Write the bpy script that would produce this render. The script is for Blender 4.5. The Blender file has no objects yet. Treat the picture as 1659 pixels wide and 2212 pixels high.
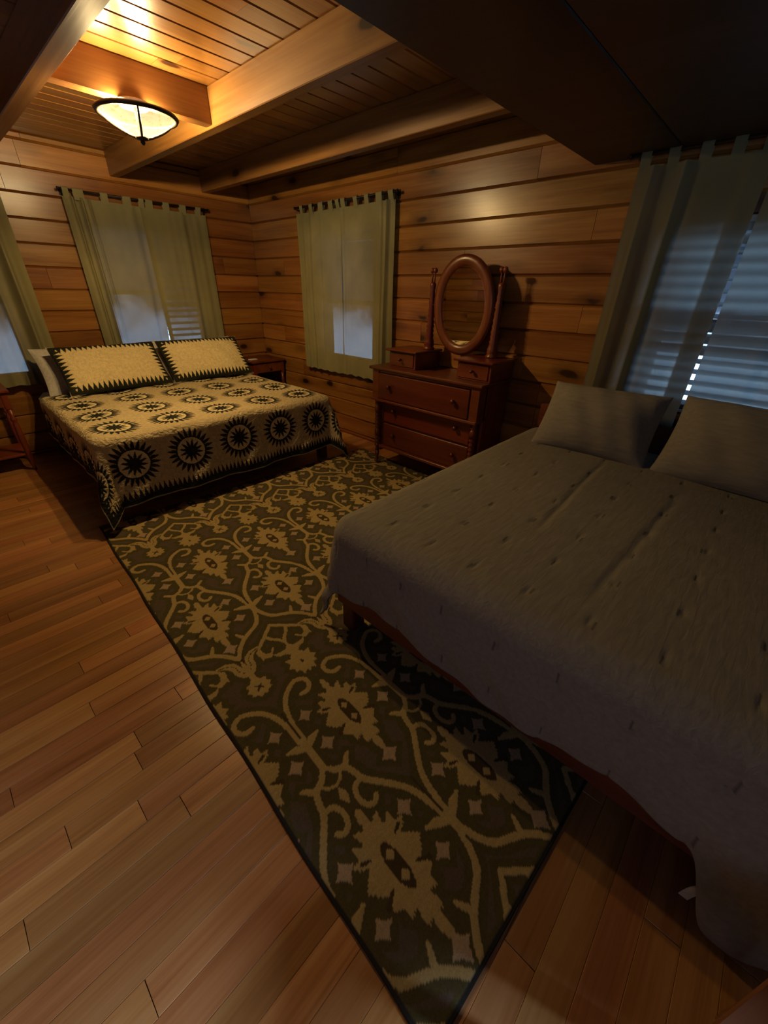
import bpy, math, random
import numpy as np
from mathutils import Matrix, Vector
S = bpy.context.scene
COL = S.collection
random.seed(7)
PI = math.pi

# ------------------------------------------------------------------ camera
yaw, pitch, roll = math.radians(47.357), math.radians(29.206), math.radians(-1.399)
cy, sy, cp, sp = math.cos(yaw), math.sin(yaw), math.cos(pitch), math.sin(pitch)
fwd = Vector((sy * cp, cy * cp, -sp)); rt = Vector((cy, -sy, 0)); dn = fwd.cross(rt)
cr, sr = math.cos(roll), math.sin(roll)
rt2 = rt * cr + dn * sr; dn2 = dn * cr - rt * sr
cam_d = bpy.data.cameras.new('camera'); cam = bpy.data.objects.new('camera', cam_d); COL.objects.link(cam)
m3 = Matrix((rt2, -dn2, -fwd)).transposed()
cam.matrix_world = Matrix.Translation((0, 0, 1.5)) @ m3.to_4x4()
cam_d.sensor_fit = 'VERTICAL'; cam_d.sensor_height = 36; cam_d.lens = 859.22 / 2212 * 36; cam_d.clip_start = .02
S.camera = cam
# ------------------------------------------------------------------ colour management
S.view_settings.view_transform = 'Standard'; S.view_settings.look = 'None'
S.view_settings.gamma = 1; S.view_settings.use_curve_mapping = False
S.view_settings.exposure = 0.0
S.cycles.use_denoising = True
S.cycles.max_bounces = 8; S.cycles.diffuse_bounces = 1; S.cycles.transparent_max_bounces = 12
S.cycles.sample_clamp_indirect = 4
# ------------------------------------------------------------------ light levels
BULB = 39.0            # watts, each of the two bulbs
BULB_COL = (1.0, .71, .33)
SIDE = 1.1            # added cool fill from an unseen opening left of the camera
SKY = 3.4             # dusk outdoors
HALL = 52.0           # cool light through the doorway behind the camera

# ------------------------------------------------------------------ world: blue dusk, pale ground, dark trees
W = bpy.data.worlds.new('World'); S.world = W; W.use_nodes = True
nt = W.node_tree; nt.nodes.clear()
def N(nt, typ, **k):
    n = nt.nodes.new(typ)
    for a, b in k.items():
        if a == 'inp':
            for i, v in b.items(): n.inputs[i].default_value = v
        else: setattr(n, a, b)
    return n
def L(nt, a, i, b, j): nt.links.new(a.outputs[i], b.inputs[j])
def ramp(nt, stops, interp='LINEAR'):
    r = N(nt, 'ShaderNodeValToRGB'); e = r.color_ramp; e.interpolation = interp
    while len(e.elements) < len(stops): e.elements.new(.5)
    for k, (p, c) in enumerate(stops):
        e.elements[k].position = p; e.elements[k].color = (*c, 1) if len(c) == 3 else c
    return r
tc = N(nt, 'ShaderNodeTexCoord'); sx = N(nt, 'ShaderNodeSeparateXYZ'); L(nt, tc, 'Generated', sx, 0)
no = N(nt, 'ShaderNodeTexNoise', inp={'Scale': 9., 'Detail': 5., 'Roughness': .6}); L(nt, tc, 'Generated', no, 'Vector')
ma = N(nt, 'ShaderNodeMath', operation='MULTIPLY_ADD'); ma.inputs[1].default_value = .20; L(nt, no, 'Fac', ma, 0); L(nt, sx, 'Z', ma, 2)
mb = N(nt, 'ShaderNodeMath', operation='ADD'); mb.inputs[1].default_value = .40; L(nt, ma, 0, mb, 0)
rp = ramp(nt, [(0, (.30, .52, .80)), (.34, (.75, 1.1, 1.5)), (.425, (.55, .85, 1.25)), (.47, (.03, .045, .075)), (.60, (.006, .010, .018)), (.9, (.012, .022, .05))])
L(nt, mb, 0, rp, 0)
bg = N(nt, 'ShaderNodeBackground', inp={'Strength': SKY}); L(nt, rp, 'Color', bg, 'Color')
wo = N(nt, 'ShaderNodeOutputWorld'); L(nt, bg, 0, wo, 0)

# ------------------------------------------------------------------ hallway light beyond the rear doorway
ld = bpy.data.lights.new('hall_daylight', 'AREA'); ld.energy = HALL; ld.color = (.55, .72, 1.0); ld.shape = 'RECTANGLE'; ld.size = .5; ld.size_y = .5; ld.spread = math.radians(80)
lo = bpy.data.objects.new('hall_daylight', ld); COL.objects.link(lo); lo.location = (1.75, -3.3, 2.15)
lo.rotation_euler = (Vector((0, .3, 0)) - lo.location).to_track_quat('-Z', 'Y').to_euler()

ld = bpy.data.lights.new('window_daylight', 'AREA'); ld.energy = SIDE; ld.color = (.62, .66, 1.0); ld.shape = 'RECTANGLE'; ld.size = 1.0; ld.size_y = .9  # added fill light for the near bed's foot, outside the left wall
lo = bpy.data.objects.new('window_daylight', ld); COL.objects.link(lo); lo.location = (-1.50, -.4, 1.50); ld.spread = math.radians(110)
lo.rotation_euler = (Vector((1.1, .1, .1)) - lo.location).to_track_quat('-Z', 'Z').to_euler()
# ================================================================== materials
def mat(name):
    m = bpy.data.materials.new(name); m.use_nodes = True; t = m.node_tree; t.nodes.clear()
    out = N(t, 'ShaderNodeOutputMaterial'); p = N(t, 'ShaderNodeBsdfPrincipled'); L(t, p, 0, out, 0)
    return m, t, p, out
def bump(t, p, src, idx, strength, dist=.01):
    b = N(t, 'ShaderNodeBump', inp={'Strength': strength, 'Distance': dist}); L(t, src, idx, b, 'Height'); L(t, b, 0, p, 'Normal'); return b
def wood(name, cols, axis=0, depth=None, rough=.35, gscale=1., knots=0., var=.25, bmp=.15, coat=0., stain=0.):
    """cols: dark, mid, light; grain runs along object axis `axis`; per-board tone from the 'tone' attribute"""
    m, t, p, out = mat(name)
    tc = N(t, 'ShaderNodeTexCoord'); at = N(t, 'ShaderNodeAttribute', attribute_name='tone')
    ofs = N(t, 'ShaderNodeVectorMath', operation='MULTIPLY_ADD'); ofs.inputs[1].default_value = (37., 23., 51.)
    L(t, at, 'Color', ofs, 0); L(t, tc, 'Object', ofs, 2)
    sc = [11. * gscale] * 3; sc[axis] = .75 * gscale
    mp = N(t, 'ShaderNodeMapping'); mp.inputs['Scale'].default_value = sc; L(t, ofs, 0, mp, 0)
    big = N(t, 'ShaderNodeTexNoise', inp={'Scale': 1., 'Detail': 3., 'Roughness': .55, 'Distortion': .6}); L(t, mp, 0, big, 'Vector')
    fsc = [90. * gscale] * 3; fsc[axis] = 3. * gscale
    mf = N(t, 'ShaderNodeMapping'); mf.inputs['Scale'].default_value = fsc; L(t, ofs, 0, mf, 0)
    fine = N(t, 'ShaderNodeTexNoise', inp={'Scale': 1., 'Detail': 3., 'Roughness': .6}); L(t, mf, 0, fine, 'Vector')
    a = N(t, 'ShaderNodeMath', operation='MULTIPLY_ADD'); a.inputs[1].default_value = .35; L(t, fine, 'Fac', a, 0)
    b = N(t, 'ShaderNodeMath', operation='MULTIPLY'); b.inputs[1].default_value = .65; L(t, big, 'Fac', b, 0); L(t, b, 0, a, 2)
    r = ramp(t, [(.3, cols[0]), (.5, cols[1]), (.68, cols[2])]); L(t, a, 0, r, 0)
    # per-board value change
    se = N(t, 'ShaderNodeSeparateColor'); L(t, at, 'Color', se, 0)
    v = N(t, 'ShaderNodeMapRange', inp={'To Min': 1 - var, 'To Max': 1 + var * .7}); L(t, se, 0, v, 'Value')
    h = N(t, 'ShaderNodeHueSaturation'); L(t, v, 0, h, 'Value'); L(t, r, 'Color', h, 'Color')
    hh = N(t, 'ShaderNodeMapRange', inp={'To Min': .492, 'To Max': .508}); L(t, se, 1, hh, 'Value'); L(t, hh, 0, h, 'Hue')
    last = h
    if knots:
        ks = [4.6] * 3; ks[axis] = 2.1
        if depth is not None: ks[depth] = 0
        mk = N(t, 'ShaderNodeMapping'); mk.inputs['Scale'].default_value = ks; L(t, ofs, 0, mk, 0)
        wn = N(t, 'ShaderNodeTexNoise', inp={'Scale': 2.5, 'Detail': 2.}); L(t, mk, 0, wn, 'Vector')
        wv = N(t, 'ShaderNodeVectorMath', operation='MULTIPLY_ADD'); wv.inputs[1].default_value = (.22, .22, .22); L(t, wn, 'Color', wv, 0); L(t, mk, 0, wv, 2)
        vo = N(t, 'ShaderNodeTexVoronoi', inp={'Scale': 1.}); L(t, wv, 0, vo, 'Vector')
        gate = N(t, 'ShaderNodeSeparateColor'); L(t, vo, 'Color', gate, 0)
        gt = N(t, 'ShaderNodeMath', operation='LESS_THAN'); gt.inputs[1].default_value = knots; L(t, gate, 0, gt, 0)
        kr = ramp(t, [(.0, (1, 1, 1)), (.105, (.97, .97, .97)), (.15, (.45, .45, .45)), (.36, (0, 0, 0))]); L(t, vo, 'Distance', kr, 0)
        km = N(t, 'ShaderNodeMath', operation='MULTIPLY'); L(t, kr, 'Color', km, 0); L(t, gt, 0, km, 1)
        mx = N(t, 'ShaderNodeMix', data_type='RGBA'); L(t, km, 0, mx, 0); L(t, h, 'Color', mx, 6); mx.inputs[7].default_value = (cols[0][0] * .12, cols[0][1] * .10, cols[0][2] * .15, 1)
        last = mx
    L(t, last, 2 if last.bl_idname == 'ShaderNodeMix' else 0, p, 'Base Color')
    rr = N(t, 'ShaderNodeMapRange', inp={'To Min': rough * .8, 'To Max': rough * 1.25}); L(t, big, 'Fac', rr, 'Value'); L(t, rr, 0, p, 'Roughness')
    p.inputs['Coat Weight'].default_value = coat; p.inputs['Coat Roughness'].default_value = .22
    bump(t, p, a, 0, bmp, .004)
    return m
PINE = [(.20, .070, .013), (.35, .142, .030), (.46, .215, .055)]
m_wallx = wood('pine_wall_boards_along_x', PINE, 0, 1, .30, knots=.75, coat=.3)
m_wally = wood('pine_wall_boards_along_y', PINE, 1, 0, .30, knots=.75, coat=.3)
PC = [(.13, .050, .010), (.245, .110, .026), (.33, .165, .050)]
m_ceil = wood('pine_ceiling_boards', [(.17, .065, .012), (.28, .125, .026), (.35, .18, .05)], 0, 2, .30, knots=.42, coat=.35)
m_beamx = wood('pine_beam_along_x', PC, 0, 1, .42, knots=.2, gscale=.7)
m_beamy = wood('pine_beam_along_y', PC, 1, 0, .42, knots=.2, gscale=.7)
m_beam_dark = wood('dark_weathered_beam', [(.028, .014, .008), (.05, .026, .014), (.075, .042, .025)], 1, 0, .45, knots=.2, gscale=.7)  # shade painted in: wood darkened so girder and near ceiling stay near black
m_wall_dark = wood('dark_stained_wall_boards', [(.06, .028, .012), (.10, .045, .02), (.14, .065, .03)], 0, 1, .4)  # unseen rear wall, darkened to cut bounced light
m_floor = wood('oak_floor_boards', [(.29, .11, .031), (.48, .21, .066), (.59, .30, .11)], 0, None, .34, gscale=1.1, var=.30, bmp=.08, coat=.25)
CH = [(.10, .018, .006), (.18, .036, .011), (.24, .056, .018)]
m_cherry_y = wood('cherry_stained_wood_y', CH, 1, None, .36, gscale=1., bmp=.05, coat=.2)
m_cherry_z = wood('cherry_stained_wood_z', CH, 2, None, .36, gscale=1., bmp=.05, coat=.2)
m_dark = wood('dark_bed_wood', [(.045, .012, .006), (.08, .022, .010), (.11, .032, .014)], 0, None, .45, bmp=.05)
m_bench = wood('brown_bench_wood', [(.16, .055, .02), (.27, .10, .038), (.34, .14, .055)], 0, None, .4, bmp=.08)
def plain(name, col, rough=.6, metal=0., noise=.12, scale=60., bmp=.0, spec=.5):
    m, t, p, out = mat(name)
    tc = N(t, 'ShaderNodeTexCoord'); n = N(t, 'ShaderNodeTexNoise', inp={'Scale': scale, 'Detail': 3.}); L(t, tc, 'Object', n, 'Vector')
    r = ramp(t, [(.3, [c * (1 - noise) for c in col]), (.7, [min(1, c * (1 + noise)) for c in col])]); L(t, n, 'Fac', r, 0); L(t, r, 'Color', p, 'Base Color')
    p.inputs['Roughness'].default_value = rough; p.inputs['Metallic'].default_value = metal; p.inputs['Specular IOR Level'].default_value = spec
    if bmp: bump(t, p, n, 'Fac', bmp, .003)
    return m
m_iron = plain('dark_bronze_metal', (.035, .026, .02), .45, .6)
m_canopy = plain('pinkish_white_canopy', (.75, .62, .55), .4)
m_white = plain('white_cotton', (.62, .60, .56), .9, bmp=.2, spec=.1)
m_mattress = plain('pale_mattress_ticking', (.62, .62, .62), .9, spec=.1)
m_frame = plain('brown_window_frame', (.11, .055, .025), .6)
m_slat = plain('white_blind_slat', (.45, .46, .48), .6)
m_label = plain('white_care_label', (.72, .68, .55), .8)
m_block = plain('unlit_backing', (.02, .012, .008), .9, spec=.1)
m_paper = plain('white_paper', (.75, .73, .68), .8)
def mirror_mat():
    m, t, p, out = mat('mirror_silver'); p.inputs['Metallic'].default_value = 1; p.inputs['Roughness'].default_value = .015
    tc = N(t, 'ShaderNodeTexCoord'); n = N(t, 'ShaderNodeTexNoise', inp={'Scale': 3.}); L(t, tc, 'Object', n, 'Vector')
    r = ramp(t, [(0, (.80, .79, .76)), (1, (.84, .83, .80))]); L(t, n, 'Fac', r, 0); L(t, r, 'Color', p, 'Base Color'); return m
m_mirror = mirror_mat()
def glass_mat():
    m, t, p, out = mat('window_glass')
    tr = N(t, 'ShaderNodeBsdfTransparent', inp={'Color': (.93, .95, .96, 1)}); g = N(t, 'ShaderNodeBsdfGlossy', inp={'Roughness': .02})
    mx = N(t, 'ShaderNodeMixShader', inp={0: .07}); L(t, tr, 0, mx, 1); L(t, g, 0, mx, 2); L(t, mx, 0, out, 0); return m
m_glass = glass_mat()
def bowl_mat():
    m, t, p, out = mat('mottled_glowing_glass')
    tc = N(t, 'ShaderNodeTexCoord'); n = N(t, 'ShaderNodeTexNoise', inp={'Scale': 26., 'Detail': 4., 'Distortion': 1.6}); L(t, tc, 'Object', n, 'Vector')
    r = ramp(t, [(.34, (.52, .40, .16)), (.43, (1., .86, .52)), (.62, (1, .93, .66))]); L(t, n, 'Fac', r, 0)
    e = N(t, 'ShaderNodeEmission', inp={'Strength': .42}); L(t, r, 'Color', e, 'Color')
    tr = N(t, 'ShaderNodeBsdfTransparent', inp={'Color': (1, .93, .80, 1)}); tl = N(t, 'ShaderNodeBsdfTranslucent', inp={'Color': (.9, .8, .6, 1)})
    m1 = N(t, 'ShaderNodeMixShader', inp={0: .975}); L(t, tl, 0, m1, 1); L(t, tr, 0, m1, 2)
    ad = N(t, 'ShaderNodeAddShader'); L(t, m1, 0, ad, 0); L(t, e, 0, ad, 1); L(t, ad, 0, out, 0); return m
m_bowl = bowl_mat()
def curtain_mat(name, col, open_=.07, tl=.35):
    m, t, p, out = mat(name)
    tc = N(t, 'ShaderNodeTexCoord'); n = N(t, 'ShaderNodeTexNoise', inp={'Scale': 5., 'Detail': 4.}); L(t, tc, 'Object', n, 'Vector')
    r = ramp(t, [(.3, [c * .88 for c in col]), (.7, [c * 1.08 for c in col])]); L(t, n, 'Fac', r, 0)
    d = N(t, 'ShaderNodeBsdfDiffuse'); L(t, r, 'Color', d, 'Color')
    tn = N(t, 'ShaderNodeBsdfTranslucent', inp={'Color': (.44, .50, .50, 1)})
    tr = N(t, 'ShaderNodeBsdfTransparent', inp={'Color': (.9, .95, 1, 1)})
    a = N(t, 'ShaderNodeMixShader', inp={0: tl}); L(t, d, 0, a, 1); L(t, tn, 0, a, 2)
    b = N(t, 'ShaderNodeMixShader', inp={0: open_}); L(t, a, 0, b, 1); L(t, tr, 0, b, 2); L(t, b, 0, out, 0)
    w = N(t, 'ShaderNodeTexNoise', inp={'Scale': 220., 'Detail': 2.}); L(t, tc, 'Object', w, 'Vector')
    bp = N(t, 'ShaderNodeBump', inp={'Strength': .15, 'Distance': .002}); L(t, w, 'Fac', bp, 'Height'); L(t, bp, 0, d, 'Normal')
    return m
m_curt = curtain_mat('sage_green_curtain_cloth', (.31, .285, .150), .055, .02)
m_curt_c = curtain_mat('sage_green_curtain_cloth_thin', (.30, .275, .16), .020, .55)
def cloth_attr(name, rough=.95, bscale=70., bstr=.5, bdist=.006, fine=0.):
    m, t, p, out = mat(name)
    at = N(t, 'ShaderNodeAttribute', attribute_name='pattern')
    tc = N(t, 'ShaderNodeTexCoord'); n = N(t, 'ShaderNodeTexNoise', inp={'Scale': bscale, 'Detail': 2., 'Distortion': .8}); L(t, tc, 'Object', n, 'Vector')
    mr = N(t, 'ShaderNodeMapRange', inp={'From Min': .3, 'From Max': .7, 'To Min': .86, 'To Max': 1.1}); L(t, n, 'Fac', mr, 'Value')
    h = N(t, 'ShaderNodeHueSaturation'); L(t, mr, 0, h, 'Value'); L(t, at, 'Color', h, 'Color'); L(t, h, 'Color', p, 'Base Color')
    p.inputs['Roughness'].default_value = rough; p.inputs['Specular IOR Level'].default_value = .12
    bump(t, p, n, 'Fac', bstr, bdist); return m
m_quilt = cloth_attr('appliqued_quilt_cotton', bscale=38., bstr=1., bdist=.018)
m_sham = cloth_attr('quilted_sham_cotton', bscale=45., bstr=.8, bdist=.010)
m_rug = cloth_attr('flatwoven_rug_wool', bscale=260., bstr=.35, bdist=.002)
def comforter_mat():
    m, t, p, out = mat('grey_sage_crinkled_cotton')
    tc = N(t, 'ShaderNodeTexCoord'); mp = N(t, 'ShaderNodeMapping'); mp.inputs['Scale'].default_value = (12, 60, 60); L(t, tc, 'Object', mp, 0)
    n = N(t, 'ShaderNodeTexNoise', inp={'Scale': 1., 'Detail': 4., 'Distortion': .5}); L(t, mp, 0, n, 'Vector')
    r = ramp(t, [(.3, (.265, .24, .195)), (.7, (.325, .295, .245))]); L(t, n, 'Fac', r, 0)
    at = N(t, 'ShaderNodeAttribute', attribute_name='pattern'); mu = N(t, 'ShaderNodeMix', data_type='RGBA', blend_type='MULTIPLY'); mu.inputs[0].default_value = 1
    L(t, r, 'Color', mu, 6); L(t, at, 'Color', mu, 7); L(t, mu, 2, p, 'Base Color')
    p.inputs['Roughness'].default_value = .95; p.inputs['Specular IOR Level'].default_value = .1; bump(t, p, n, 'Fac', .5, .005); return m
m_comf = comforter_mat()

# ================================================================== mesh helpers
def link(name, me, parent=None, m=None, smooth=False):
    o = bpy.data.objects.new(name, me); COL.objects.link(o)
    if m: me.materials.append(m)
    if smooth: me.polygons.foreach_set('use_smooth', [True] * len(me.polygons))
    if parent: o.parent = parent
    return o
def tag(o, label=None, cat=None, group=None, kind=None):
    for k, v in (('label', label), ('category', cat), ('group', group), ('kind', kind)):
        if v: o[k] = v
    return o
def empty(name, loc, label, cat, group=None, rz=0):
    o = bpy.data.objects.new(name, None); COL.objects.link(o); o.location = loc; o.rotation_euler.z = rz; o.empty_display_size = .1
    return tag(o, label, cat, group)
class MB:
    def __init__(s): s.v = []; s.f = []; s.t = []; s.cur = (0, 0, 0, 1); s.sm = []
    def add(s, vs, fs, smooth=False):
        n = len(s.v); s.v += [tuple(map(float, x)) for x in vs]; s.f += [tuple(i + n for i in f) for f in fs]; s.t += [s.cur] * len(vs); s.sm += [smooth] * len(fs)
    def tone(s): s.cur = (random.random(), random.random(), random.random(), 1)
    def box(s, a, b, c=.0):
        """box from corner a to b with chamfer c"""
        (x0, y0, z0), (x1, y1, z1) = a, b
        if c <= 0:
            s.add([(x0, y0, z0), (x1, y0, z0), (x1, y1, z0), (x0, y1, z0), (x0, y0, z1), (x1, y0, z1), (x1, y1, z1), (x0, y1, z1)],
                  [(0, 3, 2, 1), (4, 5, 6, 7), (0, 1, 5, 4), (1, 2, 6, 5), (2, 3, 7, 6), (3, 0, 4, 7)]); return
        c = min(c, (x1 - x0) * .45, (y1 - y0) * .45, (z1 - z0) * .45)
        vs = []; idx = {}
        for ix, X in enumerate((x0, x1)):
            for iy, Y in enumerate((y0, y1)):
                for iz, Z in enumerate((z0, z1)):
                    ux, uy, uz = (c if ix == 0 else -c), (c if iy == 0 else -c), (c if iz == 0 else -c)
                    idx[ix, iy, iz, 0] = len(vs); vs.append((X, Y + uy, Z + uz))
                    idx[ix, iy, iz, 1] = len(vs); vs.append((X + ux, Y, Z + uz))
                    idx[ix, iy, iz, 2] = len(vs); vs.append((X + ux, Y + uy, Z))
        fs = []
        I = idx
        for k in (0, 1):
            q = [I[k, 0, 0, 0], I[k, 1, 0, 0], I[k, 1, 1, 0], I[k, 0, 1, 0]]; fs.append(q if k else q[::-1])
            q = [I[0, k, 0, 1], I[1, k, 0, 1], I[1, k, 1, 1], I[0, k, 1, 1]]; fs.append(q[::-1] if k else q)
            q = [I[0, 0, k, 2], I[1, 0, k, 2], I[1, 1, k, 2], I[0, 1, k, 2]]; fs.append(q if k else q[::-1])
        for p in (0, 1):
            for q in (0, 1):
                f = [I[0, p, q, 1], I[1, p, q, 1], I[1, p, q, 2], I[0, p, q, 2]]; fs.append(f if p != q else f[::-1])
                f = [I[p, 0, q, 0], I[p, 1, q, 0], I[p, 1, q, 2], I[p, 0, q, 2]]; fs.append(f[::-1] if p != q else f)
                f = [I[p, q, 0, 0], I[p, q, 1, 0], I[p, q, 1, 1], I[p, q, 0, 1]]; fs.append(f if p != q else f[::-1])
        for k in idx:
            if k[3] == 0:
                a3 = [I[k[0], k[1], k[2], j] for j in (0, 1, 2)]; fs.append(a3 if (k[0] + k[1] + k[2]) % 2 else a3[::-1])
        s.add(vs, fs)
    def lathe(s, prof, c=(0, 0, 0), n=24, axis=2, smooth=True, sq=None):
        """prof: list of (r, h) along axis"""
        vs = []
        for r, h in prof:
            for k in range(n):
                a = 2 * PI * (k + .5) / n; x, y = r * math.cos(a), r * math.sin(a)
                p = [x, y, h] if axis == 2 else ([h, x, y] if axis == 0 else [y, h, x])
                vs.append((p[0] + c[0], p[1] + c[1], p[2] + c[2]))
        fs = []
        for j in range(len(prof) - 1):
            for k in range(n):
                k2 = (k + 1) % n; fs.append((j * n + k, j * n + k2, (j + 1) * n + k2, (j + 1) * n + k))
        fs.append(tuple(range(n))[::-1]); fs.append(tuple((len(prof) - 1) * n + k for k in range(n)))
        s.add(vs, fs, smooth)
    def tube(s, pts, r, n=10):
        pts = [Vector(p) for p in pts]; vs = []; rr = r if hasattr(r, '__len__') else [r] * len(pts)
        for i, p in enumerate(pts):
            t = (pts[min(i + 1, len(pts) - 1)] - pts[max(i - 1, 0)]).normalized()
            a = t.cross(Vector((0, 0, 1)));
            if a.length < .01: a = t.cross(Vector((1, 0, 0)))
            a.normalize(); b = t.cross(a)
            for k in range(n):
                q = 2 * PI * k / n; vs.append(p + a * math.cos(q) * rr[i] + b * math.sin(q) * rr[i])
        fs = [(i * n + k, i * n + (k + 1) % n, (i + 1) * n + (k + 1) % n, (i + 1) * n + k) for i in range(len(pts) - 1) for k in range(n)]
        fs += [tuple(range(n))[::-1], tuple((len(pts) - 1) * n + k for k in range(n))]
        s.add(vs, fs, True)
    def build(s, name, m=None, parent=None, loc=None):
        me = bpy.data.meshes.new(name); me.from_pydata(s.v, [], s.f); me.validate()
        ca = me.color_attributes.new('tone', 'FLOAT_COLOR', 'POINT')
        if len(me.vertices) == len(s.t): ca.data.foreach_set('color', np.array(s.t, dtype=np.float32).ravel())
        if len(me.polygons) == len(s.sm): me.polygons.foreach_set('use_smooth', s.sm)
        me.update()
        o = link(name, me, parent, m)
        return o
def grid_mesh(name, P, m, parent=None, colors=None, thick=0., off=0, flip=False):
    """P: (nu,nv,3) array"""
    nu, nv = P.shape[:2]
    me = bpy.data.meshes.new(name)
    i = np.arange(nu * nv).reshape(nu, nv)
    q = np.stack([i[:-1, :-1], i[1:, :-1], i[1:, 1:], i[:-1, 1:]], -1).reshape(-1, 4)
    if flip: q = q[:, ::-1]
    me.vertices.add(nu * nv); me.vertices.foreach_set('co', P.astype(np.float32).ravel())
    me.loops.add(q.size); me.loops.foreach_set('vertex_index', q.ravel().astype(np.int32))
    me.polygons.add(len(q)); me.polygons.foreach_set('loop_start', np.arange(0, q.size, 4, dtype=np.int32))
    me.polygons.foreach_set('use_smooth', np.ones(len(q), dtype=bool))
    me.update(calc_edges=True); me.validate()
    if colors is not None:
        ca = me.color_attributes.new('pattern', 'FLOAT_COLOR', 'POINT'); c = np.ones((nu * nv, 4), np.float32); c[:, :3] = colors.reshape(-1, 3); ca.data.foreach_set('color', c.ravel())
    o = link(name, me, parent, m)
    if thick:
        md = o.modifiers.new('thickness', 'SOLIDIFY'); md.thickness = thick; md.offset = off
    return o
def smooth01(x, a, b): t = np.clip((x - a) / (b - a), 0, 1); return t * t * (3 - 2 * t)

# ================================================================== room shell
XB, YA, XL, YR, ZC = 3.066, 5.04, -1.25, -1.55, 2.535
PZ, Z0 = .1755, .0315                       # course height and offset of the wall boards
rng = random.Random(11)
def board_wall(name, axis, face, sgn, lo, hi, openings, zmax, m, fixed=()):
    """axis: 0 boards along x, wall face at y=face; 1 boards along y, face at x=face. sgn: direction from the room into the wall"""
    mb = MB(); th = .05
    for k in range(-1, 15):
        z0, z1 = Z0 + k * PZ, Z0 + (k + 1) * PZ
        if z1 <= 0 or z0 >= zmax: continue
        z0 = max(z0, 0); z1 = min(z1, zmax)
        cuts = [lo]; x = lo + rng.uniform(.6, 3.2)
        fx = [c for (kk, c) in fixed if kk == k]
        while x < hi - .3:
            if not any(abs(x - f) < 1.6 for f in fx): cuts.append(x)
            x += rng.uniform(2.2, 4.2)
        cuts = sorted(cuts + fx) + [hi]
        segs = list(zip(cuts[:-1], cuts[1:]))
        for (o0, o1, oz0, oz1) in openings:
            if z1 <= oz0 + 1e-4 or z0 >= oz1 - 1e-4: continue
            ns = []
            for a, b in segs:
                if b <= o0 or a >= o1: ns.append((a, b)); continue
                if a < o0: ns.append((a, o0))
                if b > o1: ns.append((o1, b))
            segs = ns
        for a, b in segs:
            if b - a < .005: continue
            mb.tone(); c = .010; d = .018
            # chamfered face: profile (depth, z)
            prof = [(th, z0), (d, z0), (0, z0 + c), (0, z1 - c), (d, z1), (th, z1)]
            e = .0012
            vs = []
            for X in (a + e, b - e):
                for dd, z in prof:
                    f = face + sgn * dd
                    vs.append((X, f, z) if axis == 0 else (f, X, z))
            n = 6; fs = [(i, (i + 1) % n, (i + 1) % n + n, i + n) for i in range(n)] + [tuple(range(n))[::-1], tuple(range(n, 2 * n))]
            mb.add(vs, fs)
    # backing with the same openings
    mb.cur = (.1, .5, .2, 1)
    f0, f1 = face + sgn * (th * .6), face + sgn * .16
    f0, f1 = min(f0, f1), max(f0, f1)
    ed = sorted(set([lo - .16, hi + .16] + [q for o in openings for q in o[:2]])); zz = sorted(set([-.1, ZC + .1] + [q for o in openings for q in o[2:]]))
    for a, b in zip(ed[:-1], ed[1:]):
        for c0, c1 in zip(zz[:-1], zz[1:]):
            if any(a >= o[0] - 1e-4 and b <= o[1] + 1e-4 and c0 >= o[2] - 1e-4 and c1 <= o[3] + 1e-4 for o in openings): continue
            mb.box((a, f0, c0) if axis == 0 else (f0, a, c0), (b, f1, c1) if axis == 0 else (f1, b, c1))
    o = mb.build(name, m); tag(o, kind='structure'); return o
WIN_A = (1.36, 2.34, .86, 1.98); WIN_F = (-.35, .62, .70, 1.98)
WIN_B = (3.04, 3.83, .80, 1.95); WIN_C = (-.55, .64, .86, 1.88)
FILL_OPENING = (-.95, .15, .95, 1.95)  # unseen opening added to let the side fill in
DOOR = (.12, 1.02, 0, 2.03)
board_wall('wall_back', 0, YA, 1, XL, XB, [WIN_A, WIN_F], ZC, m_wallx, fixed=((12, .86),))
board_wall('wall_right', 1, XB, 1, YR, YA, [WIN_B, WIN_C], ZC, m_wally, fixed=((12, 1.55),))
board_wall('wall_left', 1, XL, -1, YR, YA, [FILL_OPENING], ZC, m_wally)
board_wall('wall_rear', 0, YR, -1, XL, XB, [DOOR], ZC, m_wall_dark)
# hallway behind the door so daylight there is enclosed by real walls
mb = MB(); mb.box((-.6, -4.2, -.1), (3.2, -4.1, 2.6)); mb.box((-.6, -4.1, -.1), (-.5, YR - .16, 2.6)); mb.box((3.1, -4.1, -.1), (3.2, YR - .16, 2.6)); mb.box((-.6, -4.2, 2.5), (3.2, YR - .16, 2.6))
tag(mb.build('wall_hall', m_block), kind='structure')

# floor
mb = MB(); FP = .0873
ys = .6095 - 60 * FP
k = 0; y = ys
while y < YA + .02:
    x = XL - rng.uniform(0, .9)
    if y + FP > -4.1:
        while x < XB + .03:
            ln = rng.choice([.35, .5, .7, .9, 1.2, 1.5]) * rng.uniform(.85, 1.2)
            a, b = max(x, XL - .03), min(x + ln, XB + .03)
            if b - a > .01 and y < YA:
                mb.tone(); c = .0011; z = 0.; y0, y1 = y + .0003, min(y + FP, YA + .03) - .0003
                vs = []
                for X, s_ in ((a + .0004, 1), (b - .0004, -1)):
                    vs += [(X, y0, -.02), (X, y0, z - c), (X + s_ * c, y0 + c, z), (X + s_ * c, y1 - c, z), (X, y1, z - c), (X, y1, -.02)]
                fs = [(i, (i + 1) % 6, (i + 1) % 6 + 6, i + 6) for i in range(6)] + [tuple(range(6))[::-1], tuple(range(6, 12))]
                mb.add(vs, fs)
            x += ln
    y += FP
mb.box((XL - .2, -4.2, -.12), (XB + .2, YA + .2, -.021))
tag(mb.build('floor', m_floor), kind='structure')

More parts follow.
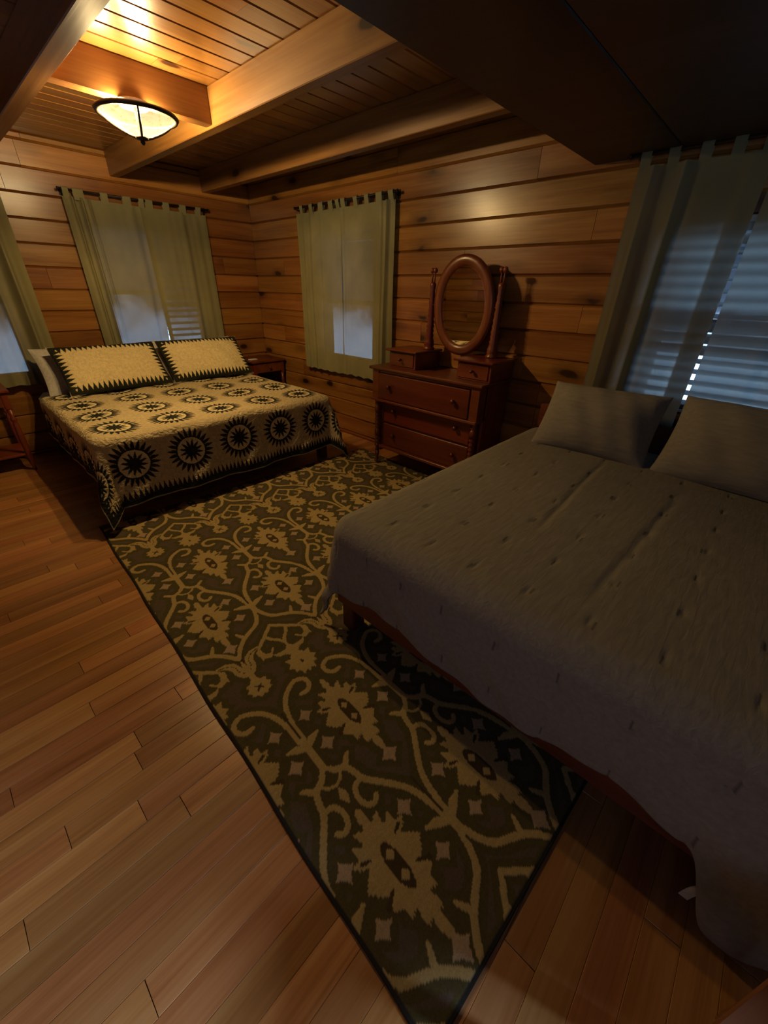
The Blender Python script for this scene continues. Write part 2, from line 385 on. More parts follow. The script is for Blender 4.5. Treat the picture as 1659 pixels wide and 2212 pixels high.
# ceiling of tongue and groove boards running along x, pitch .131
mb = MB(); y = YR - .02; CPI = .1307; y = 3.05 - CPI * 36
while y < YA + .02:
    x = XL - rng.uniform(.2, 1.)
    while x < XB + .05:
        ln = rng.uniform(2.2, 3.6); a, b = max(x, XL - .05), min(x + ln, XB + .05)
        if b - a > .02:
            mb.tone(); y0, y1 = y, min(y + CPI, YA + .05); c = .008
            vs = []
            for X in (a, b - .001):
                vs += [(X, y0, ZC + .03), (X, y0 + .0015, ZC + .007), (X, y0 + c, ZC), (X, y1 - c, ZC), (X, y1 - .0015, ZC + .007), (X, y1, ZC + .03)]
            fs = [(i, (i + 1) % 6, (i + 1) % 6 + 6, i + 6) for i in range(6)] + [tuple(range(6))[::-1], tuple(range(6, 12))]
            mb.add(vs, fs)
        x += ln
    y += CPI
mb.box((XL - .2, YR - .2, ZC + .025), (XB + .2, YA + .2, ZC + .14))
tag(mb.build('ceiling', m_ceil), kind='structure')

# exposed beams
ZB = 2.35
def beam(n, a, b, m, tone):
    mb = MB(); mb.cur = (*tone, 1); mb.box(a, b, .004); return tag(mb.build('trim_%d' % n, m), kind='structure')
beam(1, (.755, 1.2, ZB), (.840, YA, ZC), m_beamy, (.55, .3, .1))
beam(2, (1.664, 1.2, ZB), (1.736, YA, ZC), m_beamy, (.5, .6, .47))
beam(3, (2.52, 1.2, ZB), (2.595, YA, ZC), m_beamy, (.4, .4, .8))
beam(4, (-.15, 1.2, ZB), (-.065, YA, ZC), m_beamy, (.2, .9, .3))
beam(5, (.840, 3.05, 2.362), (1.664, 3.125, ZC), m_beamx, (.62, .2, .55))
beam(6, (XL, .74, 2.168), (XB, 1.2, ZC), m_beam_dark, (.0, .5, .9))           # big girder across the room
beam(7, (XL, YR, 2.171), (XB, .74, ZC), m_beam_dark, (.3, .2, .4))            # low ceiling added to keep the near side dark
# low trim strip where the wall meets the floor
mb = MB(); mb.tone(); mb.box((XB - .012, 2.6, 0.0), (XB, YA, .018), .004); tag(mb.build('baseboard_right', m_cherry_y), kind='structure')

# ================================================================== windows, blinds, curtains
def window(n, axis, face, o):
    """axis as in board_wall; glass set back in the opening"""
    a, b, z0, z1 = o
    def B(mb, u0, u1, d0, d1, c0, c1, ch=.003):
        mb.box((u0, face + d0, c0) if axis == 0 else (face + d0, u0, c0), (u1, face + d1, c1) if axis == 0 else (face + d1, u1, c1), ch)
    e = empty('window_%d' % n, ((a + b) / 2, face, z0) if axis == 0 else (face, (a + b) / 2, z0), None, None); e['kind'] = 'structure'
    org = Vector(e.location)
    def fin(mb, name, m):
        ob = mb.build(name, m, e); me = ob.data; me.transform(Matrix.Translation(-org)); return ob
    mb = MB(); t = .05
    B(mb, a, a + t, .05, .13, z0, z1); B(mb, b - t, b, .05, .13, z0, z1); B(mb, a + t, b - t, .05, .13, z0, z0 + t); B(mb, a + t, b - t, .05, .13, z1 - t, z1)
    zm = (z0 + z1) / 2; B(mb, a + t, b - t, .06, .12, zm - .02, zm + .02)
    fin(mb, 'window_frame', m_frame)
    mb = MB(); B(mb, a + t, b - t, .088, .094, z0 + t, z1 - t, 0); fin(mb, 'pane', m_glass)
    mb = MB(); mb.tone(); B(mb, a - .04, b + .04, -.022, .05, z0 - .03, z0); fin(mb, 'sill', m_wallx if axis == 0 else m_wally)
    return e
window(1, 0, YA, WIN_A); window(2, 1, XB, WIN_B); window(3, 1, XB, WIN_C); window(4, 0, YA, WIN_F)
def blind(axis, face, a, b, z0, z1, openz, label, pitch=.046):
    e = empty('window_blind', ((a + b) / 2, face + .02, z1) if axis == 0 else (face + .02, (a + b) / 2, z1), label, 'blind', 'slatted window blinds')
    org = Vector(e.location)
    mb = MB(); z = z1 - .04; i = 0
    while z > z0 + .02:
        ang = math.radians(74) if not any(q0 < z < q1 for q0, q1 in openz) else math.radians(22)
        w = .026; dy, dz = w * math.cos(ang), w * math.sin(ang); wob = .002 * math.sin(i * 1.7)
        for (u0, u1) in ((a, b),):
            vs = []
            for U in (u0, u1):
                for s_ in (-1, 1):
                    for tt in (-.0012, .0012):
                        d, zz = face + .022 + s_ * dy, z + s_ * dz + tt + wob
                        vs.append((U, d, zz) if axis == 0 else (d, U, zz))
            mb.add(vs, [(0, 1, 3, 2), (4, 6, 7, 5), (0, 4, 5, 1), (2, 3, 7, 6), (0, 2, 6, 4), (1, 5, 7, 3)])
        z -= pitch; i += 1
    o = mb.build('slats', m_slat, e); o.data.transform(Matrix.Translation(-org))
    mb = MB()
    mb.box((a, face + .002, z1 - .03) if axis == 0 else (face + .002, a, z1 - .03), (b, face + .045, z1) if axis == 0 else (face + .045, b, z1), .003)
    o = mb.build('head_rail', m_slat, e); o.data.transform(Matrix.Translation(-org))
    mb = MB()
    mb.box((a, face + .01, z0) if axis == 0 else (face + .01, a, z0), (b, face + .035, z0 + .015) if axis == 0 else (face + .035, b, z0 + .015), .003)
    o = mb.build('bottom_rail', m_slat, e); o.data.transform(Matrix.Translation(-org))
blind(0, YA, 1.885, WIN_A[1] - .01, .87, 1.97, ((.9, 1.28), (1.40, 1.45)), 'slatted blind in the back window behind the patchwork bed', .062)
blind(1, XB, WIN_C[0] + .01, WIN_C[1] - .01, .87, 1.87, ((.9, 1.2), (1.35, 1.72)), 'slatted blind in the right window behind the grey bed', .06)

def curtain(axis, face, u0, u1, z0, zt, zr, n_fold, amp, seed, label, group, tabs, m, rod_off, hem=None, edge=None, deep=(), taper=0., pinch=None):
    """a tab-top panel; u0..u1 along the wall, face = wall plane, rod_off = distance of the rod from it (towards the room)"""
    rr = np.random.RandomState(seed)
    nu, nz = 260, 46
    u = np.linspace(0, 1, nu)[:, None]; z = np.linspace(0, 1, nz)[None, :]
    Zz = z0 + (zt - z0) * z + 0 * u
    ph = rr.uniform(0, 6.28, 8)
    f = (np.sin(2 * PI * n_fold * u + ph[0] + .7 * np.sin(2 * PI * u + ph[1])) * .55 + np.sin(2 * PI * n_fold * 1.63 * u + ph[2] + .5 * z) * .3 + np.sin(2 * PI * n_fold * .47 * u + ph[3] - .8 * z) * .45)
    f = f * (.55 + .45 * np.sin(2 * PI * (u * 1.1 + .3) + ph[4])) * (.75 + .35 * (1 - z))
    D = amp * f + .004 * np.sin(7 * z + 9 * u + ph[5]) * 1.
    for (c, w, d) in deep: D = D - d * np.exp(-((u - c - .02 * (1 - z)) / w) ** 2)
    U = u0 + (u1 - u0) * u + 0 * z
    if taper: U = (u0 + u1) / 2 + (U - (u0 + u1) / 2) * (1 + taper * (1 - z))
    if edge is not None:
        U = U + edge(u, z)
    Zz = Zz + .006 * np.sin(2 * PI * n_fold * u + ph[6]) * (1 - z) ** 3
    Df = face - rod_off + D
    Df = np.minimum(Df, face - .012)
    P = np.stack([U, Df, Zz], -1) if axis == 0 else np.stack([Df, U, Zz], -1)
    org = Vector((float(u0 + u1) / 2, face - rod_off, zr)) if axis == 0 else Vector((face - rod_off, float(u0 + u1) / 2, zr))
    e = empty('curtain', org, label, 'curtain', group)
    grid_mesh('panel', P - np.array(org), m, e)
    for (t0, t1) in tabs:                   # loops of cloth over the rod
        k = int(np.clip((t0 + t1 - 2 * u0) / 2 / (u1 - u0) * nu, 0, nu - 1)); base = float(Df[k, -1]) - (face - rod_off)
        rad = .016; pts = [(base, zt - zr - .02)] + [(-rad * math.cos(a), rad * math.sin(a)) for a in np.linspace(0, PI, 9)] + [(base + .004, zt - zr - .02)]
        uu = np.linspace(t0, t1, 5)
        Q = np.zeros((5, len(pts), 3))
        for i, uv in enumerate(uu):
            for j, (d, zz) in enumerate(pts):
                Q[i, j] = (uv - org[0], d, zz) if axis == 0 else (d, uv - org[1], zz)
        grid_mesh('tab', Q, m, e)
    if hem:                                  # turned-back side hem, a second layer of cloth
        k0, k1 = int(hem[0] * (nu - 1)), int(hem[1] * (nu - 1)) + 1
        Ph = P[k0:k1].copy(); Ph[..., 1 - axis] += .006
        grid_mesh('side_hem', Ph - np.array(org), m, e)
    return e
def rod(axis, face, off, u0, u1, zr, label, brs):
    c = (u0 + u1) / 2; e = empty('curtain_rod', (c, face - off, zr) if axis == 0 else (face - off, c, zr), label, 'curtain rod', 'dark curtain rods')
    def P(u, d, z): return (u - c, d, z) if axis == 0 else (d, u - c, z)
    mb = MB(); mb.tube([P(u0, 0, 0), P(u1, 0, 0)], .009, 12); mb.build('pole', m_iron, e)
    for s_, uu in ((-1, u0), (1, u1)):
        mb = MB(); pr = [(.006, 0), (.013, .003), (.013, .010), (.009, .014), (.003, .016)]
        mb.lathe([(r, s_ * h) for r, h in pr], P(uu, 0, 0), 14, axis); mb.build('finial', m_iron, e)
    for b in brs:
        mb = MB(); mb.tube([P(b, off - .004, -.015), P(b, off * .5, -.018), P(b, .0, -.012)], .006, 8)
        a_, b_ = P(b - .012, off - .006, -.04), P(b + .012, off - .001, .02); mb.box(tuple(map(min, a_, b_)), tuple(map(max, a_, b_)), .001); mb.build('bracket', m_iron, e)
# back window (behind the patchwork bed)
zr = 2.195; off = .06
rod(0, YA, off, 1.215, 2.525, zr, 'dark rod over the curtained window behind the patchwork bed', (1.235, 2.505))
ZT = 2.145
def gapA(u, z):     # the inner edge swings open towards the sill
    zz = .62 + (ZT - .62) * z; w = smooth01(u, .72, 1.0)
    return w * (.0 - .055 * smooth01(-zz, -1.6, -.95))
curtain(0, YA, 1.225, 1.90, .62, ZT, zr, 4.2, .017, 3, 'left green curtain panel behind the patchwork bed, glowing low down', 'green tab curtains', [(1.235, 1.28), (1.31, 1.39), (1.52, 1.58), (1.70, 1.77), (1.84, 1.885)], m_curt, off, edge=gapA, deep=((.10, .018, .03), (.20, .02, .035), (.29, .014, .02)))
def gapA2(u, z):
    zz = .62 + (ZT - .62) * z; return (1 - smooth01(u, 0, .35)) * (-.02 + .012 * smooth01(-zz, -1.6, -.95))
curtain(0, YA, 1.865, 2.49, .62, ZT, zr, 5., .012, 8, 'right green curtain panel behind the patchwork bed, slat light showing', 'green tab curtains', [(1.90, 1.965), (2.06, 2.12), (2.22, 2.285), (2.385, 2.44)], m_curt, off, edge=gapA2, hem=(0, .07))
# far left window
rod(0, YA, off, -.75, .815, zr, 'dark rod over the window at the left edge', (-.7, .79))
curtain(0, YA, .16, .80, .66, ZT, zr, 4.5, .028, 21, 'green curtain panel at the left edge, ending above the left nightstand', 'green tab curtains', [(.19, .25), (.35, .41), (.50, .56), (.66, .72), (.76, .795)], m_curt, off, deep=((.62, .03, .03), (.82, .03, .03)))
curtain(0, YA, -.72, .14, .66, ZT, zr, 5., .024, 22, 'green curtain panel of the left window, its far side panel', 'green tab curtains', [(-.70, -.64), (-.5, -.44), (-.3, -.24), (-.1, -.04), (.06, .12)], m_curt, off)
# window between bed and dresser
rod(1, XB, off, 2.715, 4.09, zr, 'dark rod over the window beside the dresser', (2.735, 4.075))
curtain(1, XB, 3.40, 4.07, .685, ZT, zr, 5.5, .012, 31, 'left green curtain panel beside the dresser, nearer the room corner', 'green tab curtains', [(3.955, 4.0), (3.80, 3.85), (3.64, 3.71), (3.50, 3.56), (3.41, 3.46)], m_curt, off, deep=((.45, .02, .018), (.93, .018, .02), (.82, .018, .016)))
curtain(1, XB, 2.735, 3.41, .69, ZT, zr, 5., .013, 33, 'right green curtain panel partly behind the mirror dresser', 'green tab curtains', [(3.33, 3.385), (3.17, 3.22), (3.03, 3.08), (2.87, 2.94), (2.745, 2.80)], m_curt, off, deep=((.10, .022, .035), (.2, .02, .022)))
# window behind the grey bed
rod(1, XB, .085, -.95, .97, 2.16, 'dark rod over the window behind the grey bed', (-.9, .93))
curtain(1, XB, .345, .925, .55, 2.105, 2.16, 4.0, .026, 41, 'left green curtain panel behind the grey bed, thickly folded', 'green tab curtains', [(.87, .92), (.74, .79), (.60, .65), (.47, .52), (.36, .40)], m_curt_c, .085, hem=(0, .17), deep=((.60, .03, .03), (.85, .03, .03)), taper=.0)
curtain(1, XB, -.93, .325, .55, 2.105, 2.16, 8., .020, 43, 'wide green curtain panel lit blue behind the grey bed', 'green tab curtains', [(-.90 + .2 * i, -.85 + .2 * i) for i in range(6)] + [(.27, .315)], m_curt_c, .085)

# ================================================================== ceiling light
LX, LY, LZ = 1.213, 3.02, 2.307
e = empty('ceiling_light', (LX, LY, 2.36), 'glowing glass bowl ceiling light with dark metal rim under the beams', 'ceiling light')
dz = LZ - 2.36
R = .193
mb = MB(); mb.lathe([(.0, .0), (.078, -.001), (.078, -.012), (.066, -.026), (.02, -.03), (0, -.03)], (0, .02, 0), 36); mb.build('canopy', m_canopy, e)
mb = MB(); mb.lathe([(.012, -.028), (.012, dz - .07)], (0, .0, 0), 12); mb.build('stem', m_iron, e)
prof = [(R * .97, dz - .008), (R * .88, dz - .024), (R * .70, dz - .046), (R * .50, dz - .066), (R * .30, dz - .084), (R * .12, dz - .097)]
th = np.linspace(0, 2 * PI, 65)
P = np.array([[(r * math.cos(a), r * math.sin(a), h) for r, h in prof] for a in th]); grid_mesh('bowl', P, m_bowl, e)
mb = MB(); ring = [(R * .965, dz - .014), (R * 1.03, dz - .016), (R * 1.075, dz - .004), (R * 1.04, dz + .004), (R * .965, dz - .002)]
nn = 64; vs = [(r * math.cos(2 * PI * k / nn), r * math.sin(2 * PI * k / nn), h) for k in range(nn) for r, h in ring]
mb.add(vs, [(k * 5 + j, ((k + 1) % nn) * 5 + j, ((k + 1) % nn) * 5 + (j + 1) % 5, k * 5 + (j + 1) % 5) for k in range(nn) for j in range(5)], True)
mb.build('rim', m_iron, e)
for k in range(3):
    a = math.atan2(-LY, -LX) + 2 * PI * k / 3 + .05
    mb = MB(); mb.tube([(r * 1.02 * math.cos(a), r * 1.02 * math.sin(a), h - .003) for r, h in [(R * 1.02, dz - .006)] + prof], .0065, 8); mb.build('strap', m_iron, e)
mb = MB(); mb.lathe([(.012, dz - .095), (.034, dz - .097), (.03, dz - .105), (.010, dz - .110), (.013, dz - .118), (.006, dz - .128), (0, dz - .13)], (0, 0, 0), 20); mb.build('finial', m_iron, e)
for dx in (-.095, .095):
    d = bpy.data.lights.new('bulb', 'POINT'); d.energy = BULB; d.color = BULB_COL; d.shadow_soft_size = .022
    o = bpy.data.objects.new('bulb', d); COL.objects.link(o); o.parent = e; o.location = (dx, .034, LZ - 2.36 + .016)

# ================================================================== rug with woven lattice pattern
def poly_in(px, py, poly):
    poly = np.array(poly); n = len(poly); ins = np.zeros(px.shape, bool); j = n - 1
    for i in range(n):
        xi, yi = poly[i]; xj, yj = poly[j]
        if yi != yj:
            c = ((yi > py) != (yj > py)) & (px < (xj - xi) * (py - yi) / (yj - yi) + xi); ins ^= c
        j = i
    return ins
def stroke(px, py, pts, w):
    out = np.zeros(px.shape, bool); ws = w if hasattr(w, '__len__') else [w] * len(pts)
    for (a, b, w0, w1) in zip(pts[:-1], pts[1:], ws[:-1], ws[1:]):
        dx, dy = b[0] - a[0], b[1] - a[1]; l2 = dx * dx + dy * dy + 1e-12
        t = np.clip(((px - a[0]) * dx + (py - a[1]) * dy) / l2, 0, 1)
        d = np.hypot(px - a[0] - t * dx, py - a[1] - t * dy); out |= d < (w0 + (w1 - w0) * t) / 2
    return out
def catmull(pts, k=6):
    P = [pts[0]] + list(pts) + [pts[-1]]; o = []
    for i in range(1, len(P) - 2):
        p0, p1, p2, p3 = map(np.array, P[i - 1:i + 3])
        for j in range(k):
            t = j / k; o.append(tuple(.5 * (2 * p1 + (p2 - p0) * t + (2 * p0 - 5 * p1 + 4 * p2 - p3) * t * t + (3 * p1 - p0 - 3 * p2 + p3) * t ** 3)))
    o.append(tuple(pts[-1])); return o
PU, PV = .4215, 1.335
ncu, ncv = 100, 316
cu = (np.arange(ncu) + .5) / ncu * PU; cvv = (np.arange(ncv) + .5) / ncv * PV
GX, GY = np.meshgrid(cu, cvv, indexing='ij')
Lm = np.zeros(GX.shape, bool); Dk = np.zeros(GX.shape, bool); Pk = np.zeros(GX.shape, bool)
def put(which, ax, fn):
    """fn(x,y) -> mask in coordinates relative to axis ax, drawn with mirror and all periodic copies"""
    global Lm, Dk, Pk
    acc = np.zeros(GX.shape, bool)
    for du in (-2, -1, 0, 1, 2):
        for dv in (-1, 0, 1, 2):
            for sg in (1, -1):
                x = (GX - ax + du * PU) * sg; y = GY + dv * PV
                near = np.abs(x) < .36
                if near.any(): acc |= fn(x, y) & near
    if which == 'L': Lm = (Lm | acc); Dk &= ~acc
    elif which == 'P': Lm = (Lm | acc); Pk |= acc; Dk &= ~acc
    else: Dk |= acc; Lm &= ~acc
AP, AQ = 0., PU / 2
palm = [(0, 1.405), (.010, 1.437), (.016, 1.452), (.010, 1.484), (.032, 1.478), (.030, 1.503), (.026, 1.524), (.054, 1.519), (.052, 1.545), (.074, 1.563), (.080, 1.566), (.062, 1.596), (.084, 1.612), (.106, 1.640), (.092, 1.655), (.078, 1.667), (.062, 1.679), (.088, 1.692), (.100, 1.712), (.076, 1.712), (.072, 1.748), (.048, 1.728), (.040, 1.742), (.052, 1.775), (.036, 1.772), (.022, 1.755), (.010, 1.772), (.016, 1.795), (.008, 1.800), (.010, 1.818), (0, 1.826)]
palmfull = palm + [(-x, y) for x, y in palm[::-1]]
def rough_edges(fn, s=.0022):
    return lambda x, y: fn(x + s * np.sign(np.sin(y * 900)), y + s * np.sign(np.sin(x * 700 + 1)))
for ax, dy in ((AP, 0), (AQ, -.853)):
    put('L', ax, rough_edges(lambda x, y, dy=dy: poly_in(x, y - dy, palmfull)))
    put('D', ax, lambda x, y, dy=dy: stroke(x, y - dy, [(.052, 1.598), (.086, 1.580)], [.009, .016]))
    put('D', ax, lambda x, y, dy=dy: stroke(x, y - dy, [(.052, 1.690), (.076, 1.700)], [.006, .014]))
    put('D', ax, lambda x, y, dy=dy: ((x / .027) ** 2 + ((y - dy - 1.630) / .070) ** 2) < 1)
    for c in (1.663, 1.600): put('L', ax, lambda x, y, dy=dy, c=c: (np.abs(x) + np.abs(y - dy - c)) < .0165)
    put('P', ax, lambda x, y, dy=dy: (np.abs(x) ** .75 + np.abs(y - dy - 1.397) ** .75) < .030 ** .75 * 1.25)
    for dx_, c in (((.124, 1.720), (.126, 1.560)) if ax == AP else ((.142, 1.733), (.142, 1.585))):
        put('P', ax, lambda x, y, dy=dy, dx_=dx_, c=c: (np.abs(np.abs(x) - dx_) ** .72 + np.abs(y - dy - c) ** .72) < .027 ** .72 * 1.22)
# flower with dark cross
def flower(x, y):
    r = np.hypot(x, y - 1.122); a = np.arctan2(y - 1.122, x); return r < .049 + .005 * np.cos(10 * a)
put('L', AP, flower)
put('D', AP, lambda x, y: ((np.abs(np.abs(x) - np.abs(y - 1.122)) < .006) & (np.abs(x) < .016)))
W1 = .0215
put('L', AP, lambda x, y: stroke(x, y, catmull([(0, 1.17), (0, 1.225), (0, 1.30), (.014, 1.337), (.042, 1.376), (.079, 1.412), (.118, 1.435), (.162, 1.461), (.189, 1.505), (.204, 1.563), (.208, 1.62)]), W1))
put('L', AP, lambda x, y: stroke(x, y, [(.082, 1.415), (.058, 1.462)], [.024, .010]))
put('L', AP, lambda x, y: poly_in(x, y, [(.0, 1.195), (.030, 1.205), (.048, 1.235), (.050, 1.268), (.066, 1.295), (.103, 1.322), (.100, 1.332), (.055, 1.330), (.026, 1.305), (.016, 1.275), (0, 1.235)]))
put('D', AP, lambda x, y: stroke(x, y, catmull([(.012, 1.222), (.030, 1.250), (.034, 1.282), (.060, 1.308), (.092, 1.322)]), .0052) & (np.sin(y * 420) > -.5))
put('D', AP, lambda x, y: stroke(x, y, [(.012, 1.262), (.006, 1.296), (.030, 1.335)], [.004, .010, .003]))
# J joints
put('L', AQ, lambda x, y: stroke(x, y, [(.0, 1.575), (.0, 1.64)], .034))
put('L', AQ, lambda x, y: stroke(x, y, [(.012, 1.600), (.040, 1.618), (.078, 1.632)], [.026, .030, .012]))
put('L', AP, lambda x, y: stroke(x, y, [(0, .800), (0, .735), (0, .66)], [.036, .026, .022]))
put('L', AP, lambda x, y: stroke(x, y, [(.012, .770), (.034, .784), (.066, .794)], [.026, .030, .012]))
# scrolls rising from J
put('L', AP, lambda x, y: stroke(x, y, catmull([(.113, .972), (.143, .972), (.163, .995), (.158, 1.027), (.122, 1.044), (.078, 1.022), (.042, .983), (.023, .936), (.013, .883), (.010, .80)]), .0205))
put('D', AP, lambda x, y: stroke(x, y, [(0, .945), (0, .815)], [.009, .006]))
# node below J, branches to the other J
put('L', AP, lambda x, y: stroke(x, y, catmull([(0, .672), (.030, .634), (.062, .617), (.074, .584), (.084, .545), (.118, .499), (.158, .445), (.183, .390), (.196, .330), (.204, .275), (.208, .24)]), W1))
put('L', AP, lambda x, y: stroke(x, y, [(.062, .617), (.098, .652)], [.026, .014]))
put('L', AP, lambda x, y: stroke(x, y, catmull([(.085, .548), (.050, .545), (.034, .515), (.040, .480), (.062, .464), (.082, .478)]), .018))
put('L', AP, lambda x, y: stroke(x, y, [(0, .590), (.026, .598), (.044, .622)], .011))
put('L', AP, lambda x, y: (np.abs(x) / .017 + np.abs(y - .548) / .034) < 1)
put('D', AQ, lambda x, y: stroke(x, y, [(0, .43), (0, .295)], [.012, .006]))
# chevron, inner arch and small palmette on the Q axis
put('L', AQ, lambda x, y: stroke(x, y, [(0, 1.412), (.10, 1.322)], .0185))
put('L', AQ, lambda x, y: stroke(x, y, catmull([(.058, 1.358), (.040, 1.322), (.012, 1.285), (0, 1.255), (0, 1.23)]), .0165))
put('L', AQ, lambda x, y: stroke(x, y, catmull([(.104, 1.318), (.122, 1.285), (.112, 1.250), (.088, 1.240), (.064, 1.266)]), [.014] * 6 + [.026] * 12 + [.010] * 7))
put('L', AQ, lambda x, y: poly_in(x, y, [(.105, 1.26), (.130, 1.228), (.128, 1.265)]))
sp_ = [(0, 1.040), (.008, 1.060), (.030, 1.046), (.032, 1.072), (.056, 1.078), (.048, 1.098), (.069, 1.114), (.050, 1.130), (.066, 1.164), (.038, 1.156), (.020, 1.180), (.034, 1.195), (.066, 1.204), (.078, 1.226), (.040, 1.222), (.018, 1.226), (0, 1.252)]
put('L', AQ, rough_edges(lambda x, y: poly_in(x, y, sp_ + [(-a, b) for a, b in sp_[::-1]]), .0018))
put('D', AQ, lambda x, y: (np.abs(x) / .009 + np.abs(y - 1.117) / .014) < 1)
# full rug
RW, RL = 2.44, 3.05; ra = math.radians(3.0)
nu, nv = int(RW / .0043), int(RL / .0043)
u = np.linspace(0, RW, nu); v = np.linspace(0, RL, nv); UU, VV = np.meshgrid(u, v, indexing='ij')
iu = ((((UU - .19) % PU) / PU) * ncu).astype(int) % ncu; iv = (((VV % PV)) / PV * ncv).astype(int) % ncv
# halo of greener ground around the motifs
def dil(A, k):
    B = A.copy()
    for s_ in range(k):
        B = B | np.roll(B, 1, 0) | np.roll(B, -1, 0) | np.roll(B, 1, 1) | np.roll(B, -1, 1)
    return B
Halo = dil(Lm, 7)
rs = np.random.RandomState(5)
c_ground = np.array((.115, .086, .062)); c_olive = np.array((.092, .076, .030)); c_sand = np.array((.45, .33, .135)); c_pink = np.array((.43, .31, .19)); c_dark = np.array((.075, .050, .022))
colr = np.where(Halo[iu, iv][..., None], c_olive, c_ground)
colr = np.where(Lm[iu, iv][..., None], c_sand, colr); colr = np.where(Pk[iu, iv][..., None], c_pink, colr); colr = np.where(Dk[iu, iv][..., None], c_dark, colr)
weft = 1 + .10 * (rs.rand(1, nv) - .5) + .16 * (rs.rand(nu, nv) - .5); colr = colr * weft[..., None]
edge_ = (UU < .011) | (UU > RW - .011) | (VV < .011) | (VV > RL - .011); colr[edge_] = (.030, .027, .022)
hz = .010 + .0012 * Lm[iu, iv] + .0008 * (rs.rand(nu, nv) - .5)
hz[edge_] = .007
hz = hz + .004 * np.exp(-(UU / .05) ** 2) * np.sin(VV * 7)**2
P = np.stack([UU + .003 * np.sin(VV * 9) * np.exp(-UU / .1), VV, hz], -1)
rug = grid_mesh('area_rug', P, m_rug, None, colr)
mb_thick = rug.modifiers.new('thickness', 'SOLIDIFY'); mb_thick.thickness = .007; mb_thick.offset = -1
rug.location = (.222, .02, .0); rug.rotation_euler.z = -ra
tag(rug, 'brown and sand patterned area rug lying between the two beds', 'rug')

# ================================================================== bedding helpers
def drape(u, v, a0, a1, b, top, rr=.06, flare=.03, corner=.16, wav=.008, ws=0.):
    """u across (a0<0<a1 edges), v from the head (0) to the foot edge b; returns local x, y(out to foot), z"""
    su = np.maximum(u - (a1 - rr), 0) - np.maximum((a0 + rr) - u, 0); sv = np.maximum(v - (b - rr), 0)
    r = np.hypot(su, sv) + 1e-9; th = np.arctan2(sv, np.abs(su) + 1e-12)
    mixc = np.sin(2 * th) ** 2 * (np.abs(su) > 1e-6) * (sv > 1e-6)
    arc = rr * PI / 2
    d = np.maximum(r - arc, 0)
    fl = flare + corner * mixc
    R = np.where(r < arc, rr * np.sin(np.minimum(r, arc) / rr), rr + fl * d)
    Z = np.where(r < arc, top - rr * (1 - np.cos(np.minimum(r, arc) / rr)), top - rr - d * np.sqrt(np.maximum(1 - fl ** 2, .2)))
    wave = wav * d / .4 * (np.sin(u * 13 + ws) + .6 * np.sin(v * 17 + 1 + ws) + .5 * np.sin((u + v) * 31))
    R = R + wave
    cx = np.clip(u, a0 + rr, a1 - rr); cv = np.minimum(v, b - rr)
    X = cx + R * np.cos(th) * np.sign(su); Y = cv + R * np.sin(th)
    return X, Y, Z
# ---------------------------------------------------------------- bed 1
BX, HY, FY = 1.465, 4.93, 2.955
def bed_frame(loc, rz, w, l, label, legh, zt, hb=0, m=m_dark):
    e = empty('bed_frame', loc, label, 'bed frame', None, rz)
    mb = MB(); mb.tone(); mb.box((-w / 2 + .03, -l + .03, legh), (w / 2 - .03, 0, zt), .008); mb.build('platform', m, e)
    for x in (-w / 2 + .01, w / 2 - .09):
        for y in (-l + .015, -.09):
            mb = MB(); mb.tone(); n0 = len(mb.v); mb.box((x, y, 0), (x + .08, y + .08, legh + .01), .006)
            mb.build('leg', m, e)
    for x in (-w / 2, w / 2 - .03):
        mb = MB(); mb.tone(); mb.box((x, -l, legh), (x + .03, 0, zt + .02), .005); mb.build('side_rail', m, e)
    mb = MB(); mb.tone(); mb.box((-w / 2, -l - .005, legh), (w / 2, -l + .025, zt + .02), .005); mb.build('foot_rail', m, e)
    if hb:
        mb = MB(); mb.tone(); mb.box((-w / 2, .0, .1), (w / 2, .035, hb), .012); mb.build('headboard', m, e)
    return e
bed_frame((BX, HY, 0), 0, 1.90, 1.93, 'dark wooden bed frame under the star-patterned quilt', .19, .30)
mb = MB(); mb.box((BX - .935, FY + .035, .322), (BX + .935, HY, .598), .05); tag(mb.build('mattress', m_mattress), 'pale mattress under the star-patterned quilt', 'mattress')
# quilt
def quilt_pattern(u, v, UL, UR, V, rowbase):
    field = np.array((.70, .575, .33)); cream = np.array((.90, .78, .46)); dark = np.array((.028, .030, .022)); pip = np.array((.45, .40, .30))
    pu, pv = .3875, .400
    cu = (u + .004) / pu; ku = np.round(cu); lu = (cu - ku) * pu
    cv = (v - rowbase) / pv; kv = np.round(cv); lv = (cv - kv) * pv
    r = np.hypot(lu, lv); th = np.arctan2(lv, lu)
    tri = np.abs(((th * 12 / (2 * PI)) % 1) - .5) * 2
    star = r < (.040 + .048 * (1 - tri) ** 1.1)
    tri2 = np.abs(((th * 24 / (2 * PI)) % 1) - .5) * 2
    spike = (r > .104) & (r < .168) & (tri2 < (1 - (r - .104) / .064) ** .75 * 1.02)
    c = np.broadcast_to(field, u.shape + (3,)).copy()
    c[r < .100] = cream
    c[(r > .099) & (r < .108)] = dark; c[spike] = dark; c[star & (r < .1)] = dark
    # sawtooth border, teeth pointing inwards
    dl, dr, df = u + UL, UR - u, V - v
    def teeth(d, along):
        t = np.abs(((along / .034) % 1) - .5) * 2
        return (d < .048) | ((d < .048 + .062 * (1 - t)))
    bd = teeth(dl, v) | teeth(dr, v) | teeth(df, u)
    c[bd & (np.minimum(np.minimum(dl, dr), df) < .115)] = dark
    c[np.minimum(np.minimum(dl, dr), df) < .009] = pip
    return c
UL, UR, VB = .965 + .30, .965 + .40, (HY - .12) - FY
VT = VB + .455
h_ = .0042
